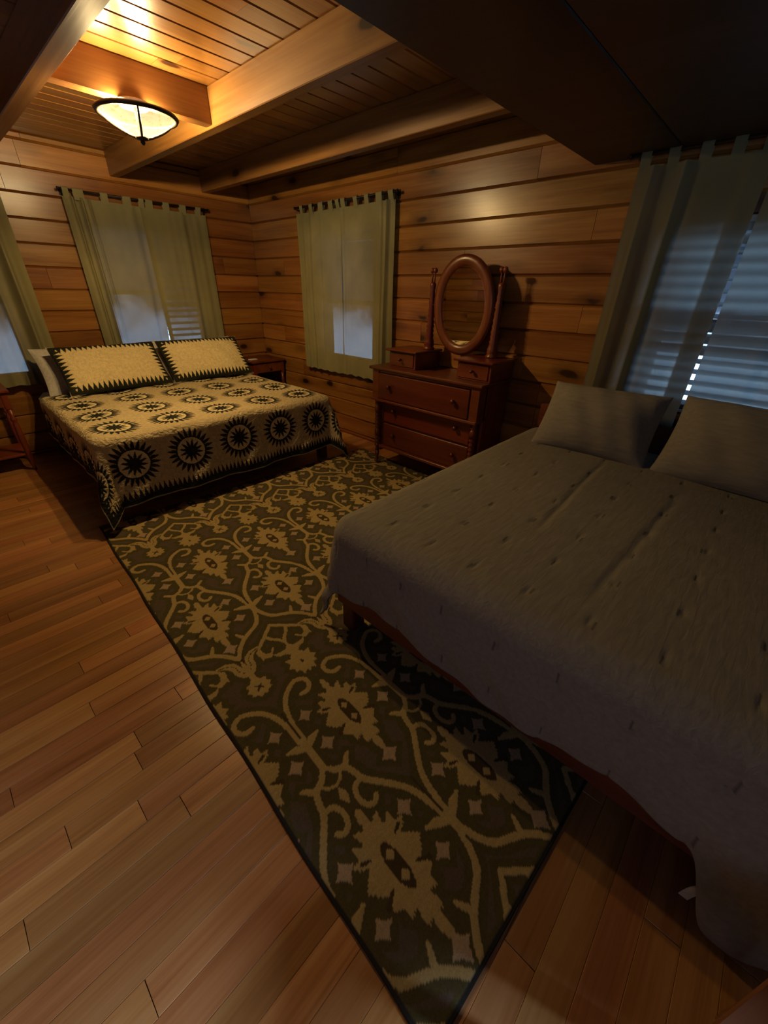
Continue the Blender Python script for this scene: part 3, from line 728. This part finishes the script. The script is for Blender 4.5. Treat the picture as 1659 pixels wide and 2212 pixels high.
u = np.arange(-UL, UR + h_, h_); v = np.arange(0.30, VT + h_, h_); u = np.minimum(u, UR); v = np.minimum(v, VT)
U_, V_ = np.meshgrid(u, v, indexing='ij')
colr = quilt_pattern(U_, V_, UL, UR, VT, (HY - .12) - 3.985)
X, Y, Z = drape(U_, V_, -.975, .975, VB, .625, .055, .04, .27, .010)
rs = np.random.RandomState(3)
Z = Z + .006 * np.sin(U_ * 5.1 + 1) * np.sin(V_ * 4.3) + .004 * np.sin(U_ * 11 + V_ * 7)
P = np.stack([BX + X, (HY - .12) - Y, Z], -1)
q = grid_mesh('quilt', P, m_quilt, None, colr); md = q.modifiers.new('thickness', 'SOLIDIFY'); md.thickness = .008; md.offset = -1 if False else 0
tag(q, 'cream quilt with dark spiky star medallions spread over the far bed', 'quilt')
# pillows
def pillow_mesh(w, h, t, nx=90, ny=60, flange=0., pinch=.05, seed=0):
    rs = np.random.RandomState(seed); ph = rs.uniform(0, 6, 6)
    x = np.linspace(-1, 1, nx)[:, None]; y = np.linspace(-1, 1, ny)[None, :]
    fx = 1 - np.abs(x) ** 2.6; fy = 1 - np.abs(y) ** 2.4
    T = t / 2 * np.maximum(fx, 0) ** .62 * np.maximum(fy, 0) ** .62
    X = x * w / 2 * (1 - pinch * (1 - np.abs(y) ** 2) * np.abs(x) ** 3) + 0 * y
    Y = y * h / 2 * (1 - pinch * 1.4 * (1 - np.abs(x) ** 2) * np.abs(y) ** 3) + 0 * x
    T = T + (.004 * np.sin(6 * x + ph[0]) * np.sin(5 * y + ph[1]) + .003 * np.sin(13 * x + 4 * y + ph[2])) * np.minimum(T / t * 4, 1)
    return X, Y, T
def pillow(name, w, h, t, m, loc, rot, label, cat, group, pattern=None, seed=0, sag=0., piping=None):
    X, Y, T = pillow_mesh(w, h, t, seed=seed, nx=240 if pattern is not None else 70, ny=140 if pattern is not None else 50)
    front = np.stack([X, Y, T], -1); back = np.stack([X, Y, -T * .8], -1)[::-1]
    P = np.concatenate([front, back[1:]], 0)
    if sag: P[..., 2] += -sag * (P[..., 1] / h + .5) ** 2
    colr = None
    if pattern is not None:
        c1 = pattern(X, Y, w, h); colr = np.concatenate([c1, c1[::-1][1:]], 0)
    o = grid_mesh(name, P, m, None, colr)
    o.location = loc; o.rotation_euler = rot
    return tag(o, label, cat, group)
def sham_pattern(X, Y, w, h):
    field = np.array((.90, .74, .40)); dark = np.array((.026, .028, .020)); pip = np.array((.55, .45, .33))
    c = np.broadcast_to(field, X.shape + (3,)).copy()
    dx = w / 2 - np.abs(X); dy = h / 2 - np.abs(Y)
    def teeth(d, al): t = np.abs(((al / .040) % 1) - .5) * 2; return d < .032 + .058 * (1 - t)
    c[teeth(dx, Y + .2) & (dx < .1)] = dark; c[teeth(dy, X + .3) & (dy < .1)] = dark
    dm = np.minimum(dx, dy); c[dm < .008] = pip
    return c
lean = math.radians(47)
pillow('pillow_sham', .88, .50, .15, m_sham, (1.125, 4.50, .815), (lean, 0, math.radians(1)), 'left cream quilted sham with dark sawtooth border on far bed', 'pillow', 'sawtooth pillow shams', sham_pattern, 1)
pillow('pillow_sham', .88, .50, .15, m_sham, (2.010, 4.50, .815), (lean, 0, math.radians(-1)), 'right cream quilted sham with dark sawtooth border nearest the corner nightstand', 'pillow', 'sawtooth pillow shams', sham_pattern, 2)
pillow('pillow', .88, .45, .14, m_white, (1.02, 4.70, .79), (math.radians(56), 0, 0), 'white pillow sticking out left behind the sham on far bed', 'pillow', 'white pillows behind the shams', None, 4)
pillow('pillow', .88, .45, .14, m_white, (2.03, 4.71, .795), (math.radians(56), 0, 0), 'white pillow mostly hidden behind the right sham', 'pillow', 'white pillows behind the shams', None, 5)

# ---------------------------------------------------------------- bed 2 (grey), head against the right wall
CY2, HX2, FX2 = .215, 2.93, .93
bed_frame((HX2, CY2, 0), -PI / 2, 1.90, 1.98, 'dark reddish wooden bed frame under the grey comforter', .17, .34, .80, wood('reddish_bed_wood', [(.075, .018, .008), (.13, .030, .012), (.17, .045, .018)], 0, None, .4, bmp=.05))
mb = MB(); mb.box((FX2 + .04, CY2 - .93, .365), (HX2 - .02, CY2 + .93, .59), .05); tag(mb.build('mattress', m_mattress), 'mattress under the plain grey comforter of the near bed', 'mattress')
u = np.linspace(-1.40, 1.36, 460); b2 = HX2 - FX2 - .02; 
hem2 = .33 + .02 * np.sin(u * 9) + .022 * np.sin(u * 4.2 + 1) + .25 * smooth01(-(u + CY2), .26, .40)
v01 = np.linspace(.02, 1, 400)
V_ = v01[None, :] * (b2 + hem2[:, None]); U_ = u[:, None] + 0 * V_
X, Y, Z = drape(U_, V_, -.99, .99, b2, .635, .10, .06, .12, .016, 2.)
Z = Z + .010 * np.sin(U_ * 3.2) * np.sin(V_ * 2.9 + .4)
Z = Z - (.007 * np.exp(-((U_ - .30 - .02 * np.sin(V_ * 3)) / .016) ** 2) * smooth01(V_, .35, .6) * (1 - smooth01(V_, 1.25, 1.5)) + .006 * np.exp(-((U_ + .12 - .05 * V_) / .018) ** 2) * smooth01(V_, .5, .8) * (1 - smooth01(V_, 1.6, 1.8))) * (Z > .5)
tick = np.ones(U_.shape)
# tufts: little creased dimples on a grid
for iu_ in range(-6, 7):
    for iv_ in range(0, 10):
        tu, tv = iu_ * .2 + .13 + (.0 if iv_ % 2 else .0), .18 + iv_ * .235
        d = np.exp(-((U_ - tu) / .009) ** 2 - ((V_ - tv) / .028) ** 2) * .005 + np.exp(-((U_ - tu) / .05) ** 2 - ((V_ - tv) / .05) ** 2) * .0015
        jt = rs.uniform(-.02, .02, 2); tick = np.where((np.abs(U_ - tu - jt[0]) < .0032) & (np.abs(V_ - tv - jt[1]) < .020), .45, tick)
        Z = Z - d * (Z > .5)
        onside = (V_ > b2); Y = Y - d * onside
P = np.stack([HX2 - .02 - Y, CY2 + X, Z], -1)
cf = grid_mesh('comforter', P, m_comf, None, np.repeat(tick[..., None], 3, -1), flip=True); md = cf.modifiers.new('thickness', 'SOLIDIFY'); md.thickness = .014; md.offset = 0
tag(cf, 'plain grey-green comforter with small tufts on the near bed', 'comforter')
# care label on the comforter hem
mb = MB(); vs = []
for i in range(5):
    t = i / 4; vs += [(0.004 * math.sin(3 * t), -.013, -.06 * t), (.004 * math.sin(3 * t + .5), .013, -.06 * t)]
vs2 = [(x + .0012, y, z) for x, y, z in vs]; fs = [(2 * i, 2 * i + 1, 2 * i + 3, 2 * i + 2) for i in range(4)]; fs2 = [tuple(j + 10 for j in f[::-1]) for f in fs]
rimv = [(0, 2, 12, 10), (2, 4, 14, 12), (4, 6, 16, 14), (6, 8, 18, 16), (1, 11, 13, 3), (3, 13, 15, 5), (5, 15, 17, 7), (7, 17, 19, 9), (0, 10, 11, 1), (8, 9, 19, 18)]
mb.add(vs + vs2, fs + fs2 + rimv); lab = mb.build('care_label', m_label); lab.parent = cf; lab.location = (.905, -.335, .13); lab.rotation_euler = (.35, .1, .2); lab['label'] = 'small white care label on the hem'
def grey_pillow(w, h, loc, tilt, rz, label, seed):
    X, Y, T = pillow_mesh(w, h, .25, seed=seed, nx=90, ny=60, pinch=.045)
    P = np.concatenate([np.stack([X, Y, T], -1), np.stack([X, Y, -T * .8], -1)[::-1][1:]], 0)
    o = grid_mesh('pillow', P, m_comf, None, np.ones(P.shape)); o.location = loc
    o.rotation_mode = 'QUATERNION'; o.rotation_quaternion = (Matrix.Rotation(rz, 4, 'Z') @ Matrix.Rotation(-PI / 2, 4, 'Z') @ Matrix.Rotation(tilt, 4, 'X')).to_quaternion()
    return tag(o, label, 'pillow', 'grey pillows on the near bed')
grey_pillow(.66, .46, (2.66, .69, .815), math.radians(52), math.radians(3), 'grey-green pillow on the near bed, left of the two', 1)
grey_pillow(.80, .50, (2.69, -.08, .82), math.radians(50), math.radians(-3), 'grey-green pillow at the right edge on the near bed', 2)

# ================================================================== nightstands
def turned(mb, c, z0, z1, r, n=14, seed=0, axis=2):
    """bobbin-turned column"""
    prof = [(r * .55, z0), (r * .8, z0 + .02), (r * .6, z0 + .04)]; z = z0 + .05
    k = 0
    while z < z1 - .05:
        prof += [(r * .62, z), (r * 1.0, z + .014), (r * .95, z + .022), (r * .62, z + .036)]; z += .038; k += 1
        if k % 4 == 3: prof += [(r * .9, z), (r * 1.12, z + .03), (r * .9, z + .06)]; z += .064
    prof = [p for p in prof if p[1] < z1 - .03] + [(r * .7, z1 - .03), (r * 1.05, z1 - .012), (r * 1.05, z1)]
    mb.lathe(prof, (c[0], c[1], 0), n)
def nightstand(loc, w, d, h, label, rz=0):
    """origin at the centre of the footprint; front faces -y"""
    e = empty('nightstand', loc, label, 'nightstand', 'cherry nightstands', rz)
    mb = MB(); mb.tone(); mb.box((-w / 2 - .02, -d / 2 - .02, h - .024), (w / 2 + .02, d / 2, h), .006); mb.build('top', m_cherry_y, e)
    mb = MB(); mb.tone()
    mb.box((-w / 2 + .01, -d / 2 + .02, h - .15), (-w / 2 + .03, d / 2 - .01, h - .024)); mb.box((w / 2 - .03, -d / 2 + .02, h - .15), (w / 2 - .01, d / 2 - .01, h - .024))
    mb.box((-w / 2 + .03, d / 2 - .03, h - .15), (w / 2 - .03, d / 2 - .01, h - .024)); mb.build('apron', m_cherry_y, e)
    mb = MB(); mb.tone(); mb.box((-w / 2 + .045, -d / 2 + .002, h - .14), (w / 2 - .045, -d / 2 + .1, h - .03), .004); dr = mb.build('drawer', m_cherry_y, e)
    mb = MB(); mb.lathe([(.006, 0), (.006, -.012), (.015, -.016), (.016, -.026), (.008, -.032), (0, -.033)], (0, -d / 2 + .002, h - .085), 14, 1); mb.build('knob', m_cherry_z, dr)
    for sx_ in (-1, 1):
        for sy_ in (-1, 1):
            mb = MB(); mb.tone(); cx, cy_ = sx_ * (w / 2 - .022), sy_ * (d / 2 - .024)
            mb.box((cx - .022, cy_ - .022, h - .16), (cx + .022, cy_ + .022, h - .024), .003)
            mb.lathe([(.010, 0), (.014, .02), (.012, .05), (.020, .065), (.013, .08), (.021, .11), (.024, .3), (.019, .42), (.012, .44), (.022, .455), (.022, .47), (.014, .485), (.021, h - .16)], (cx, cy_, 0), 16)
            mb.build('leg', m_cherry_z, e)
    mb = MB(); mb.tone(); mb.box((-w / 2 + .02, -d / 2 + .02, .14), (w / 2 - .02, d / 2 - .02, .16), .004); mb.build('shelf', m_cherry_y, e)
    return e
nightstand((2.805, 4.785, 0), .43, .43, .713, 'cherry nightstand in the room corner, right of the patchwork bed')
nightstand((.085, 4.78, 0), .44, .42, .71, 'cherry nightstand at the left edge, under the left curtain')
mb = MB(); mb.box((-.05, -.03, 0), (.05, .03, .012), .004); o = mb.build('note_pad', m_paper); o.location = (2.665, 4.70, .713); o.rotation_euler.z = .2
tag(o, 'small white pad lying on the corner nightstand', 'note pad')

# ================================================================== dresser with mirror; local frame: world axes, front faces -x
DX, DY = 2.84, 2.035
e = empty('dresser', (DX, DY, 0), 'cherry dresser with oval tilting mirror standing by the right wall', 'dresser')
def DB(name, a, b, m=m_cherry_y, c=.004, parent=None, tone=None):
    mb = MB(); mb.tone(); mb.box(tuple(p - q for p, q in zip(a, (DX, DY, 0))), tuple(p - q for p, q in zip(b, (DX, DY, 0))), c); return mb.build(name, m, parent or e)
yl, yr = 2.58, 1.49            # left and right ends (left = far end)
DB('top', (2.585, yr - .025, .895), (3.04, yl + .025, .918), c=.006)
DB('side_panel', (2.70, yr, .12), (3.03, yr + .022, .895), m_cherry_z); DB('side_panel', (2.70, yl - .022, .12), (3.03, yl, .895), m_cherry_z)
DB('back_panel', (3.015, yr + .022, .15), (3.03, yl - .022, .895))
mb = MB(); mb.tone()
for a, b in (((2.61, yr, .645), (2.72, yr + .075, .895)), ((2.61, yl - .075, .645), (2.72, yl, .895)), ((2.59, yr - .005, .628), (2.74, yl + .005, .648)), ((2.64, yr + .05, .175), (3.0, yl - .05, .200)),
             ((2.62, yr + .07, .87), (2.72, yl - .07, .895)), ((2.675, yr + .03, .20), (2.72, yr + .075, .628)), ((2.675, yl - .075, .20), (2.72, yl - .03, .628)), ((2.685, yr + .07, .415), (2.72, yl - .07, .425))):
    mb.box(tuple(p - q for p, q in zip(a, (DX, DY, 0))), tuple(p - q for p, q in zip(b, (DX, DY, 0))), .003)
mb.build('case_front', m_cherry_y, e)
def knob(parent, x, y, z, r=.019):
    mb = MB(); mb.lathe([(r * .45, .0), (r * .4, -.012), (r * .9, -.018), (r, -.028), (r * .8, -.036), (r * .3, -.040), (0, -.0405)], (x - DX, y - DY, z), 16, 0); mb.build('knob', m_cherry_z, parent)
for (x, z0, z1, zk) in ((2.602, .652, .868, .768), (2.674, .428, .622, .545), (2.674, .203, .412, .318)):
    d = DB('drawer', (x, yr + .08, z0), (x + .1, yl - .08, z1), c=.005)
    knob(d, x, 2.365, zk); knob(d, x, 1.70, zk)
for y in (yl - .035, yr + .035):
    mb = MB(); mb.tone(); turned(mb, (2.642 - DX, y - DY), .13, .628, .024)
    mb.lathe([(.012, .0), (.016, .015), (.011, .035), (.020, .06), (.013, .08), (.022, .10), (.022, .14)], (2.642 - DX, y - DY, 0), 16); mb.build('column_leg', m_cherry_z, e)
for y in (yl - .03, yr + .03):
    mb = MB(); mb.tone(); mb.box((2.98 - DX, y - .022 - DY, 0), (3.025 - DX, y + .022 - DY, .15), .003); mb.build('rear_leg', m_cherry_z, e)
for (y0, y1, yk) in ((2.175, 2.465, 2.30), (1.475, 1.765, 1.60)):      # little glove boxes standing on the top
    DB('box_case', (2.70, y0, .918), (3.02, y1, 1.048), c=.003); DB('box_lid', (2.665, y0 - .025, 1.048), (3.035, y1 + .025, 1.064), c=.005)
    d = DB('small_drawer', (2.692, y0 + .02, .932), (2.72, y1 - .02, 1.038), c=.003); knob(d, 2.692, (y0 + y1) / 2 + .0, .988, .013)
# posts
for s_, y in ((1, 2.205), (-1, 1.605)):
    mb = MB(); mb.tone(); c = (2.905 - DX, y - DY, 0)
    mb.lathe([(0.047, 1.064), (0.047, 1.078), (0.036, 1.088), (0.042, 1.10), (0.039, 1.13), (0.029, 1.16), (0.034, 1.175), (0.026, 1.19), (0.033, 1.21), (0.026, 1.225), (0.033, 1.245), (0.026, 1.26), (0.030, 1.28), (0.022, 1.30),
              (0.029, 1.32), (0.021, 1.34), (0.026, 1.36), (0.019, 1.39), (0.026, 1.42), (0.018, 1.45), (0.022, 1.47), (0.017, 1.50), (0.023, 1.53), (0.023, 1.55), (0.013, 1.56)], c, 18)
    mb.build('mirror_post', m_cherry_z, e)
    mb = MB(); mb.tone(); mb.tube([(c[0], c[1] - .012, 1.555), (c[0], c[1] - .013, 1.625)], .006, 8); mb.tube([(c[0], c[1] + .012, 1.555), (c[0], c[1] + .013, 1.625)], .006, 8)
    mb.lathe([(.0, 1.62), (.014, 1.624), (.019, 1.638), (.014, 1.652), (.0, 1.658)], (c[0], c[1] - .014, 0), 14); mb.lathe([(.0, 1.62), (.014, 1.624), (.019, 1.638), (.014, 1.652), (.0, 1.658)], (c[0], c[1] + .014, 0), 14)
    mb.build('post_finial', m_cherry_z, e)
# oval mirror
ay, az, fw = .226, .302, .042
mc = (2.893 - DX, 1.903 - DY, 1.395); tilt = math.radians(3.0)
def oval(name, rings, m, parent):
    mb = MB(); mb.tone(); nn = 72; vs = []
    for k in range(nn):
        a = 2 * PI * k / nn
        for (o_, d) in rings:
            y, z = (ay + o_) * math.cos(a), (az + o_) * math.sin(a)
            vs.append((mc[0] + d * 1 - math.sin(tilt) * z, mc[1] + y, mc[2] + z * math.cos(tilt)))
    nr = len(rings); mb.add(vs, [(k * nr + j, ((k + 1) % nn) * nr + j, ((k + 1) % nn) * nr + (j + 1) % nr, k * nr + (j + 1) % nr) for k in range(nn) for j in range(nr)], True)
    return mb.build(name, m, parent)
fr = oval('mirror_frame', [(-fw * .9, .004), (-fw * .6, -.010), (-fw * .1, -.018), (fw * .5, -.016), (fw, -.004), (fw, .018), (-fw * .9, .018)], m_cherry_z, e)
mb = MB(); nn = 72; vs = []
for dd in (.0, .006):
    for k in range(nn):
        a = 2 * PI * k / nn; y, z = (ay - fw * .8) * math.cos(a), (az - fw * .8) * math.sin(a); vs.append((mc[0] + dd + .002 - math.sin(tilt) * z, mc[1] + y, mc[2] + z * math.cos(tilt)))
mb.add(vs, [tuple(range(nn)), tuple(range(nn, 2 * nn))[::-1]] + [(k, k + nn, (k + 1) % nn + nn, (k + 1) % nn) for k in range(nn)]); gl = mb.build('mirror_glass', m_mirror, fr)
for s_, y in ((1, 2.205), (-1, 1.605)):
    mb = MB(); mb.tube([(2.905 - DX, y - DY, 1.40), (2.90 - DX, (1.903 + s_ * .262) - DY, 1.40)], .008, 8); mb.build('pivot_pin', m_iron, e)

# ================================================================== slatted bench at the bottom right corner
e = empty('bench', (.528, -.48, 0), 'low brown wooden slatted bench at the bottom right corner', 'bench', None, math.radians(-26.5))
# local x along the front edge; front edge at local y = +.21
def BB(name, a, b): mb = MB(); mb.tone(); mb.box(a, b, .004); return mb.build(name, m_bench, e)
yf = .15
BB('slat', (-.215, yf - .036, .43), (.215, yf, .45)); BB('slat', (-.215, yf - .135, .43), (.215, yf - .046, .45)); BB('slat', (-.215, yf - .235, .43), (.215, yf - .145, .45))
for sx_ in (-1, 1):
    BB('end_rail', (sx_ * .18 - .018, -.085, .39), (sx_ * .18 + .018, yf - .01, .43))
    for y in (yf - .05, -.085): BB('leg', (sx_ * .18 - .018, y, 0), (sx_ * .18 + .018, y + .036, .39))
